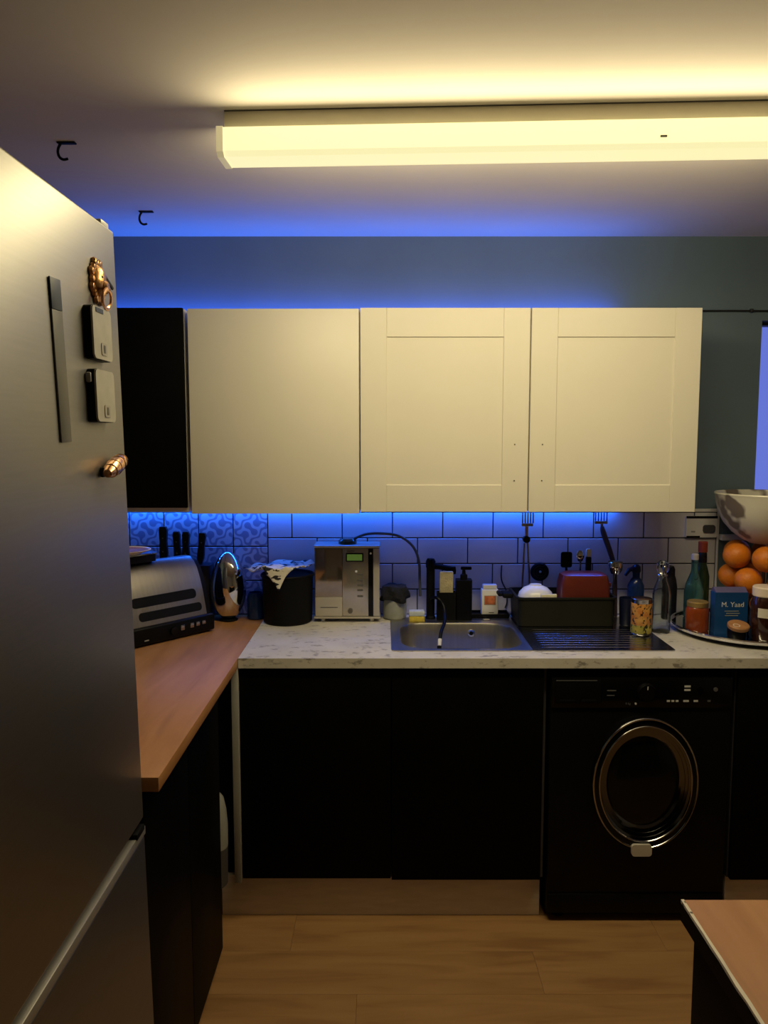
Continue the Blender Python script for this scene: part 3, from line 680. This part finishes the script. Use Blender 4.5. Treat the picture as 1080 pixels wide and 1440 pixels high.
t = thing('toaster', 'brushed steel toaster with long slots and black base in the corner', 'toaster', (-.873, 2.517, W), (0, 0, math.radians(50)))
LT = .365
prof = [(.002, .058), (.012, .10), (.026, .155), (.040, .195), (.058, .235), (.076, .258), (.098, .272), (.125, .275), (.148, .268), (.160, .245), (.164, .200), (.165, .058)]
b = nb(); prism(b, prof, .018, LT-.018, 'x'); O('shell', b, 'toaster_steel', t, 40)
for x0, x1 in ((0, .0178), (LT-.0178, LT)):
    b = nb(); prism(b, [(y*0.97+.002, z*0.985) for y, z in prof], x0, x1, 'x'); O('end_cap', b, 'black_satin', t, 40)
B('base', 'black_satin', t, -.008, LT+.008, -.010, .172, .006, .068, .008, 3)
for x in (.04, LT-.04):
    for y in (.02, .145): L('foot', 'black_matte', t, [(.012, 0), (.012, .006)], 12, (x, y, 0))
def slot(z0, z1, m, nm, x0, x1, out):
    y0 = .002 + (z0-.058)*.247; y1 = .002 + (z1-.058)*.247
    b = nb(); poly = rrect(x0, x1, 0, 1, .0001, 1)
    P = rrect(x0, x1, z0, z1, (z1-z0)*.42, 4)
    A = [b.verts.new((x, .002 + (z-.058)*.247 - out, z)) for x, z in P]; C_ = [b.verts.new((x, .002 + (z-.058)*.247 + .008, z)) for x, z in P]
    for i in range(len(P)): b.faces.new((A[i], A[(i+1) % len(P)], C_[(i+1) % len(P)], C_[i]))
    b.faces.new(A); b.faces.new(C_[::-1]); return O(nm, b, m, t)
slot(.084, .114, 'black_matte', 'slot', .070, LT-.035, .0010); slot(.131, .165, 'black_matte', 'slot', .050, LT-.050, .0010)  # no real openings: black bars, their colour imitates the shaded slot recesses
slot(.117, .128, 'chrome', 'slot_bar', .085, .115, .0015)
L('dial', 'black_gloss', t, [(.014, 0), (.014, .010), (0, .011)], 20, (.19, -.0102, .036), mtx=RX)
for k, x in enumerate((.222, .262, .288, .314)): B('button', 'steel', t, x, x+.016, -.0125, -.0102, .030+.002*k, .050, .002)
B('name_plate', 'grey_plastic', t, .075, .092, -.0112, -.0102, .020, .024)
# items lying on the toaster
tt = Matrix.Rotation(math.radians(50), 4, 'Z')
def on_toaster(x, y, z): v = tt @ Vector((x, y, 0)); return (v.x-.873, v.y+2.517, W+z)
t = thing('baking_tin', 'shallow dark baking tin lying on top of the toaster', 'tin', on_toaster(.105, .115, .2765), (0, 0, math.radians(50)))
b = nb(); prism(b, rrect(-.095, .085, -.040, .040, .012, 3), 0, .026, 'z'); O('tin_body', b, 'black_satin', t)
b = nb(); prism(b, rrect(-.100, .090, -.045, .045, .012, 3), .0262, .031, 'z'); O('tin_rim', b, 'dark_chrome', t)
t = thing('plate', 'pale plate resting on the dark baking tin above the toaster', 'plate', on_toaster(.090, .115, .3078))
L('dish', 'ceramic_white', t, [(0, .0), (.045, 0), (.055, .003), (.084, .014), (.086, .016), (.083, .017), (.054, .007), (0, .005)], 36)
L('rim_band', 'wood_light', t, [(.0846, .0135), (.0868, .0155), (.0868, .0165), (.0846, .0150)], 36)

t = thing('knife_block', 'dark upright knife block behind the toaster', 'knife block', (-.795, 3.005, W))
b = nb(); prism(b, rrect(-.115, .115, -.040, .046, .010, 3), 0, .215, 'z'); O('block', b, 'block_dark', t)
for x, h, wd, rz, lab in ((-.868, .150, .016, 0, 'black knife handle, tallest in the block behind the toaster'), (-.812, .130, .014, -2, 'black knife handle next to the tallest one in the block'), (-.783, .130, .014, 2, 'black knife handle next to the tilted one in the block'), (-.726, .126, .014, 6, 'black curved knife handle tilting at the block end beside the chrome egg')):
    t = thing('kitchen_knife', lab, 'knife', (x, 3.0, W+.2155), (0, math.radians(rz), 0), 'knives in the block')
    b = nb(); prism(b, [(-wd*.75, .012), (wd*.75, .012), (wd, h*.3), (wd*.85, h*.6), (wd*1.05, h*.9), (wd*.7, h), (-wd*.7, h), (-wd*.95, h*.9), (-wd*.8, h*.6), (-wd*.9, h*.3)], -.010, .010, 'y'); O('handle', b, 'knife_handle', t)
    B('bolster', 'steel', t, -wd*.7, wd*.7, -.007, .007, .0005, .0118)
    for q in (.35, .7): L('rivet', 'steel', t, [(.003, 0), (.003, .0008)], 8, (0, -.010, h*q), mtx=RX)

# ------------------------------------------------------------------ drainer items
D0 = W + .0056
t = thing('dish_tub', 'dark rectangular washing-up tub with a side handle on the drainer', 'tub', (.690, 2.945, D0))
b = nb(); loops = []
for poly, z in ((rrect(-.182, .179, -.102, .090, .02, 4), 0.0), (rrect(-.186, .183, -.104, .098, .022, 4), .100), (rrect(-.192, .189, -.110, .100, .024, 4), .104), (rrect(-.192, .189, -.110, .100, .024, 4), .110),
                (rrect(-.182, .179, -.100, .092, .020, 4), .110), (rrect(-.178, .175, -.098, .086, .018, 4), .005)):
    loops.append([b.verts.new((x, y, z)) for x, y in poly])
for A, Bq in zip(loops, loops[1:]):
    for i in range(len(A)): b.faces.new((A[i], A[(i+1) % len(A)], Bq[(i+1) % len(A)], Bq[i]))
b.faces.new(loops[0]); b.faces.new(loops[-1])
O('tub_shell', b, 'tub_dark', t)
B('handle', 'black_matte', t, -.232, -.1925, -.035, .035, .092, .112, .006)
B('handle_tip', 'black_matte', t, -.250, -.2322, -.028, .028, .098, .112, .005)
t = thing('red_dish', 'deep red-brown oven dish turned upside down in the dish tub', 'dish', (.764, 2.912, D0+.0055))
b = nb(); loops = []
for s, z in ((0, .0), (0, .012), (.006, .013), (.012, .15), (.022, .182), (.045, .190)):
    loops.append([b.verts.new((x, y, z)) for x, y in rrect(-.100+s*.7, .100-s*.7, -.062+s*.7, .062-s*.7, .020, 5)])
for A, Bq in zip(loops, loops[1:]):
    for i in range(len(A)): b.faces.new((A[i], A[(i+1) % len(A)], Bq[(i+1) % len(A)], Bq[i]))
b.faces.new(loops[0]); b.faces.new(loops[-1]); O('dish_shell', b, 'red_dish', t)
B('dish_grip', 'red_dish', t, .094, .104, -.020, .020, .135, .152, .004)
t = thing('white_bowl', 'white bowl tipped upside down at the tub end beside the red dish', 'bowl', (.585, 2.925, D0+.0075))
L('bowl_shell', 'ceramic_white', t, [(.066, 0), (.068, .09), (.062, .108), (.045, .125), (.024, .134), (.022, .138), (0, .138)], 32, sy=.9)
B('spatula_blade', 'cream_plastic', t, .005, .066, -.078, -.068, .098, .114, .003)
t = thing('salad_tongs', 'steel fork-ended tongs leaning on the tiles behind the white bowl', 'tongs', (.565, 3.018, D0+.006))
for s in (-1, 1): T('arm', 'dark_chrome', t, [(.016*s, 0, .002), (.013*s, .004, .15), (.006*s, .010, .285)], .0042, 8)
L('pivot', 'black_satin', t, [(.014, 0), (.014, .020)], 16, (0, .018, .300), mtx=RX)
B('neck', 'steel', t, -.006, .006, .006, .010, .312, .352)
B('fork_root', 'steel', t, -.020, .026, .006, .010, .352, .364, .002)
for k in range(5): B('tine', 'steel', t, -.019+.0105*k, -.014+.0105*k, .006, .010, .3642, .408, .001)
t = thing('serving_fork', 'long steel serving fork with dark brown handle leaning on the tiles behind the ladle', 'fork', (.925, 3.022, W))
T('handle', 'brown_handle', t, [(0, 0, .001), (-.006, .002, .18), (-.022, .006, .25), (-.052, .012, .335), (-.058, .014, .362)], [.008, .008, .010, .011, .007], 10, 4)
B('neck', 'steel', t, -.064, -.054, .013, .017, .360, .3718)
B('fork_root', 'steel', t, -.088, -.036, .013, .017, .372, .384, .002)
for k in range(5): B('tine', 'steel', t, -.087+.0112*k, -.082+.0112*k, .013, .017, .3842, .424, .001)
t = thing('black_spatula', 'black spatula head sticking up behind the red dish', 'spatula', (.722, 3.005, D0+.006))
T('handle', 'black_satin', t, [(.01, 0, .002), (0, .006, .19)], .005, 8)
b = nb(); prism(b, rrect(-.022, .022, .19, .252, .008, 3), .003, .009, 'y'); O('blade', b, 'black_satin', t)
t = thing('steel_spoon', 'steel spoon standing upright behind the red dish', 'spoon', (.775, 3.005, D0+.006))
T('handle', 'steel', t, [(0, 0, .002), (.002, .004, .215)], .0035, 8)
L('spoon_bowl', 'chrome', t, [(0, .21), (.010, .216), (.016, .232), (.015, .248), (.008, .258), (0, .260)], 18, (.002, .006, 0), 1, .35)
t = thing('table_knife', 'knife with black and ivory handle standing behind the red dish', 'knife', (.806, 2.998, D0+.006))
B('blade', 'steel', t, -.009, .009, -.001, .001, .002, .17, .0005)
b = nb(); prism(b, rrect(-.010, .010, .1702, .235, .004, 2), -.006, .006, 'y'); O('handle', b, 'black_satin', t)
b = nb(); prism(b, rrect(-.0095, .0095, .2352, .266, .006, 3), -.006, .006, 'y'); O('handle_end', b, 'cream_plastic', t)
t = thing('steel_ladle', 'shiny rounded ladle resting on the right end of the red dish', 'ladle', (.902, 2.935, 0))
t.location = (.905, 2.985, W+.0037)
T('handle', 'steel', t, [(.0, 0, .0), (-.004, -.004, .14), (0, -.012, .192)], .0035, 8)
L('ladle_bowl', 'chrome', t, [(0, .175), (.018, .180), (.027, .196), (.029, .212), (.026, .224), (.020, .216), (0, .190)], 22, (0, -.012, 0))
L('ladle_glint', 'gold_glint', t, [(.027, .2235), (.029, .2255), (.027, .2275), (.024, .2255)], 22, (0, -.012, 0))  # gold ring put in as the glint on the ladle
t = thing('navy_mug', 'dark navy mug standing on the drainer between the tub and the tin', 'mug', (.922, 2.865, D0))
L('cup', 'navy_mug', t, [(0, 0), (.026, 0), (.028, .004), (.031, .105), (.029, .105), (.026, .008), (0, .006)], 28)
T('ear', 'navy_mug', t, [(.020, .022, .085), (.030, .036, .075), (.032, .038, .045), (.020, .020, .025)], .005, 8, 4)
t = thing('tin_can', 'open tin can with orange printed label on the end of the drainer', 'can', (.932, 2.735, D0))
L('can_body', 'steel', t, [(.0350, 0), (.0365, .003), (.0365, .126), (.0375, .130), (.0355, .131), (.0345, .112), (0, .110)], 32)
L('label', 'tin_label', t, [(.0367, .036), (.0370, .037), (.0370, .114), (.0367, .115)], 32)
L('label_band', 'tin_green', t, [(.0367, .006), (.0370, .007), (.0370, .0355), (.0367, .036)], 32)

# wall disc and cord
t = thing('wall_disc', 'round black rubber disc stuck on the white tiles above the tub', 'disc', (.626, YB-.0105, 1.091))
L('disc', 'black_satin', t, [(.037, 0), (.037, .006), (.032, .010), (.016, .011), (.014, .016), (0, .017)], 32, mtx=RX)
b = nb(); ycirc(b, (0, -.0135, 0), .026, .022, 0, .003, 32); O('ring', b, 'tub_dark', t)
L('hub', 'grey_plastic', t, [(.005, 0), (.004, .003), (0, .004)], 12, (0, -.0165, .002), mtx=RX)
tag(T('power_cord', 'cord', None, [(.473, YB-.016, 1.118), (.472, YB-.015, 1.07), (.478, YB-.016, 1.045), (.492, YB-.018, 1.015), (.496, YB-.020, .97), (.488, YB-.022, .945)], .0028, 8, 5), 'thin black cord hanging on the tiles beside the white soap box', 'cord')
# little tray and white box behind the sink
t = thing('soap_tray', 'flat black tray behind the sink under the white box', 'tray', (.420, 3.008, W+.0037))
b = nb(); prism(b, rrect(-.078, .076, -.030, .048, .010, 3), 0, .008, 'z'); O('tray_base', b, 'black_satin', t)
b = nb(); holed(b, [-.078, -.074, .072, .076], [-.030, -.026, .044, .048], .0082, .016); O('tray_rim', b, 'black_satin', t)
t = thing('white_box', 'small white box with an orange window on the black tray', 'box', (.419, 3.010, W+.0125))
b = nb(); box(b, -.033, .033, -.020, .020, 0, .104, .004); O('carton', b, 'white_plastic', t)
B('carton_cap', 'white_plastic', t, -.028, .028, -.016, .016, .1042, .122, .004)
B('orange_window', 'orange_label', t, -.021, .021, -.0212, -.0198, .044, .078, .0005)
B('window_border', 'grey_plastic', t, -.023, .023, -.0206, -.0197, .042, .080)
B('print_line', 'grey_mark', t, -.004, .016, -.0206, -.0197, .010, .013)
# wall switch plate
t = thing('switch_plate', 'white wall switch plate with a dark rocker at the end of the tiles', 'switch', (1.268, YB-.0105, 1.274))
b = nb(); prism(b, rrect(-.063, .062, -.043, .043, .006, 3), -.012, 0, 'y'); pl = O('plate', b, 'white_plastic', t)
B('top_shadow', 'black_satin', t, -.063, .062, -.0135, -.0122, .034, .0435, .0005)  # black strip stands in for the shadow along the plate's top
b = nb(); prism(b, rrect(.004, .053, -.024, .008, .010, 4), -.0165, -.0122, 'y'); O('rocker', b, 'dark_grey_plastic', t)
B('print_mark', 'grey_plastic', t, -.042, -.026, -.0128, -.0121, -.022, -.016)
B('lower_slot', 'black_satin', t, -.060, -.006, -.0132, -.0121, -.0425, -.036, .0005)

# ------------------------------------------------------------------ bottles on the worktop right of the sink
t = thing('glass_bottle', 'clear glass water bottle with round stopper beside the tin can', 'bottle', (1.020, 2.780, W))
L('bottle_glass', 'clear_glass', t, [(0, 0), (.030, 0), (.033, .004), (.033, .14), (.029, .165), (.018, .195), (.0145, .212), (.016, .216), (.0135, .216), (.0155, .195), (.026, .165), (.030, .14), (.030, .006), (0, .005)], 28)
L('stopper', 'clear_glass', t, [(0, .2163), (.010, .217), (.021, .228), (.024, .242), (.021, .256), (.011, .266), (0, .268)], 24)
L('stopper_pin', 'steel', t, [(.006, .2175), (.0075, .22), (.0075, .245), (.004, .250)], 12, (0, -.020, 0))
L('bottle_band', 'chrome', t, [(.0165, .2085), (.018, .210), (.018, .2135), (.0165, .215)], 24)
tag(L('dark_bottle', 'dark_bottle', None, [(0, 0), (.027, 0), (.029, .004), (.029, .13), (.024, .16), (.0195, .172), (.0195, .198), (.014, .210), (0, .214)], 24), 'dark round-topped bottle between the glass bottle and the round tray', 'bottle').location = (1.128, 2.995, W)
t = thing('blue_bottle', 'dark blue bottle with a beak nozzle behind the glass bottle', 'bottle', (1.000, 3.010, W))
L('bottle_body', 'blue_glass', t, [(0, 0), (.030, 0), (.032, .005), (.032, .13), (.020, .155), (.014, .162), (.014, .182)], 24)
L('trigger_head', 'navy_mug', t, [(.016, .1822), (.018, .19), (.016, .206), (.008, .214), (0, .215)], 16)
T('nozzle', 'navy_mug', t, [(0, 0, .200), (-.030, -.004, .192), (-.046, -.006, .170)], [.011, .009, .006], 8)

# round tray
TC = (1.342, 2.785)
t = thing('round_tray', 'round dark turntable tray with a bright rim holding jars and bottles', 'tray', (*TC, W))
L('tray_base', 'black_satin', t, [(.17, 0), (.18, .004), (.18, .012), (.10, .0125)], 48)
L('tray_disc', 'tray_dark', t, [(0, .0130), (.255, .0130), (.262, .0165), (.262, .0200), (0, .0195)], 64)
L('tray_rim', 'chrome', t, [(.2622, .0135), (.268, .0170), (.270, .026), (.268, .030), (.264, .028), (.2622, .021)], 64)
Z0 = W + .0205
t = thing('teal_bottle', 'teal glass bottle with a long neck on the round tray', 'bottle', (1.196, 2.925, Z0))
L('bottle_glass', 'teal_glass', t, [(0, 0), (.032, 0), (.036, .005), (.036, .10), (.030, .135), (.015, .175), (.0125, .185), (.0125, .225), (0, .226)], 26)
L('cap', 'white_plastic', t, [(.0135, .2262), (.0135, .246), (.011, .249), (0, .249)], 18)
t = thing('sauce_bottle', 'dark green sauce bottle with a red cap on the round tray', 'bottle', (1.252, 2.990, Z0))
L('bottle_glass', 'green_glass', t, [(0, 0), (.025, 0), (.028, .004), (.028, .15), (.020, .185), (.0155, .20), (.0150, .245), (0, .246)], 24)
L('neck_band', 'dark_bottle', t, [(.0157, .205), (.0165, .207), (.0165, .240), (.0157, .242)], 20)
L('cap', 'red_cap', t, [(.0175, .2462), (.0175, .285), (.015, .288), (0, .288)], 20)
t = thing('honey_jar', 'orange-red preserve jar with a dull gold lid on the tray edge', 'jar', (1.131, 2.728, Z0))
L('jar_glass', 'honey', t, [(0, 0), (.037, 0), (.040, .005), (.040, .078), (.034, .088)], 28)
L('lid', 'honey_lid', t, [(.036, .0882), (.037, .090), (.037, .104), (.034, .107), (0, .107)], 28)
t = thing('blue_packet', 'blue printed packet standing on the round tray before the oranges', 'packet', (1.230, 2.676, Z0))
b = nb(); prism(b, rrect(-.058, .058, 0, .148, .002, 2), 0, .042, 'y'); O('carton', b, 'blue_pack', t)
b = nb(); prism(b, [(0, .1482), (.042, .1482), (.036, .160), (.024, .164)], -.056, .056, 'x'); O('top_flap', b, 'pack_flap', t)
text('brand_print', 'M. Yaad', .025, 'white_print', t, (.004, -.0004, .104))
for z, x0, x1 in ((.080, -.024, .026), (.072, -.018, .030), (.064, -.022, .024)): B('print_line', 'grey_plastic', t, x0, x1, -.0008, -.0001, z, z+.0025)
t = thing('wooden_lid_pot', 'small dark pot with a wooden lid leaning before the blue packet', 'pot', (1.222, 2.612, Z0))
L('pot_body', 'black_satin', t, [(0, 0), (.027, 0), (.030, .004), (.031, .030), (.028, .034)], 26)
mt = Matrix.Rotation(math.radians(14), 4, 'X')
L('lid', 'wood_light', t, [(0, .040), (.034, .040), (.036, .043), (.036, .052), (.033, .055), (0, .055)], 28, mtx=mt)
L('lid_mark', 'lid_cream', t, [(.012, .0552), (.012, .0565), (.009, .0565), (.009, .0552)], 18, (-.012, -.010, -.003), mtx=mt)
t = thing('brown_jar', 'dark brown jar with cream lid and blank cream label on the tray', 'jar', (1.318, 2.607, Z0))
L('jar_glass', 'brown_jar', t, [(0, 0), (.047, 0), (.051, .006), (.051, .125), (.044, .142), (.041, .150)], 32)
L('lid', 'lid_cream', t, [(.044, .1502), (.046, .153), (.046, .180), (.043, .184), (0, .184)], 32)
b = nb(); n = 14; A = []; C_ = []
for i in range(n+1):
    a = math.radians(215 + 110*i/n)
    for lst, z in ((A, .082), (C_, .114)): lst.append((b.verts.new((.0516*math.cos(a), .0516*math.sin(a), z)), b.verts.new((.0522*math.cos(a), .0522*math.sin(a), z))))
for i in range(n):
    b.faces.new((A[i][1], A[i+1][1], C_[i+1][1], C_[i][1])); b.faces.new((A[i][0], C_[i][0], C_[i+1][0], A[i+1][0]))
    b.faces.new((A[i][0], A[i+1][0], A[i+1][1], A[i][1])); b.faces.new((C_[i][0], C_[i][1], C_[i+1][1], C_[i+1][0]))
b.faces.new((A[0][0], A[0][1], C_[0][1], C_[0][0])); b.faces.new((A[n][0], C_[n][0], C_[n][1], A[n][1]))
O('label', b, 'label_cream', t)

# two-tier fruit stand and oranges
FX, FY = 1.434, 2.860
t = thing('fruit_stand', 'two-tier fruit stand with a floral white bowl above the oranges', 'fruit stand', (FX, FY, Z0))
L('lower_dish', 'tub_dark', t, [(0, 0), (.07, 0), (.072, .016), (.080, .022), (.158, .032), (.165, .042), (.161, .043), (.150, .036), (0, .028)], 40)
L('pole', 'dark_chrome', t, [(.006, .0282), (.006, .300)], 12)
L('upper_bowl', 'bowl_floral', t, [(0, .300), (.060, .300), (.066, .304), (.085, .312), (.122, .340), (.152, .375), (.171, .412), (.180, .448), (.184, .474), (.188, .484), (.186, .489), (.181, .487), (.177, .474), (.173, .448), (.164, .412), (.145, .378), (.115, .347), (.08, .322), (0, .312)], 56)
def orange(x, y, z, r, i, lab):
    t = thing('orange', lab, 'orange', (x, y, z-r*.96), (0, 0, i*1.3), 'oranges on the fruit stand')
    pts = [(0 if k in (0, 16) else r*math.sin(PI*k/16), r*0.96 - r*0.96*math.cos(PI*k/16) - (0.03*r if k == 16 else 0)) for k in range(17)]
    L('peel', 'orange_peel', t, pts, 28)
    L('stem_end', 'orange_stem', t, [(.004, r*1.88), (.004, r*1.892), (0, r*1.896)], 8)
R_ = .049
labs = ('orange in the bottom layer, on the lower dish of the fruit stand', 'orange in the middle layer of the pile on the fruit stand', 'orange in the top layer, right under the floral bowl')
i = 0
for lv in range(3):
    for k in range(6):
        a = math.radians(60*k + (5 if lv % 2 == 0 else 35))
        if math.cos(a) > 0.62: continue                # far right of the pile lies outside the view
        orange(FX+.113*math.cos(a), FY+.113*math.sin(a), Z0+.0350+R_+lv*.0845, R_, i, labs[lv]); i += 1
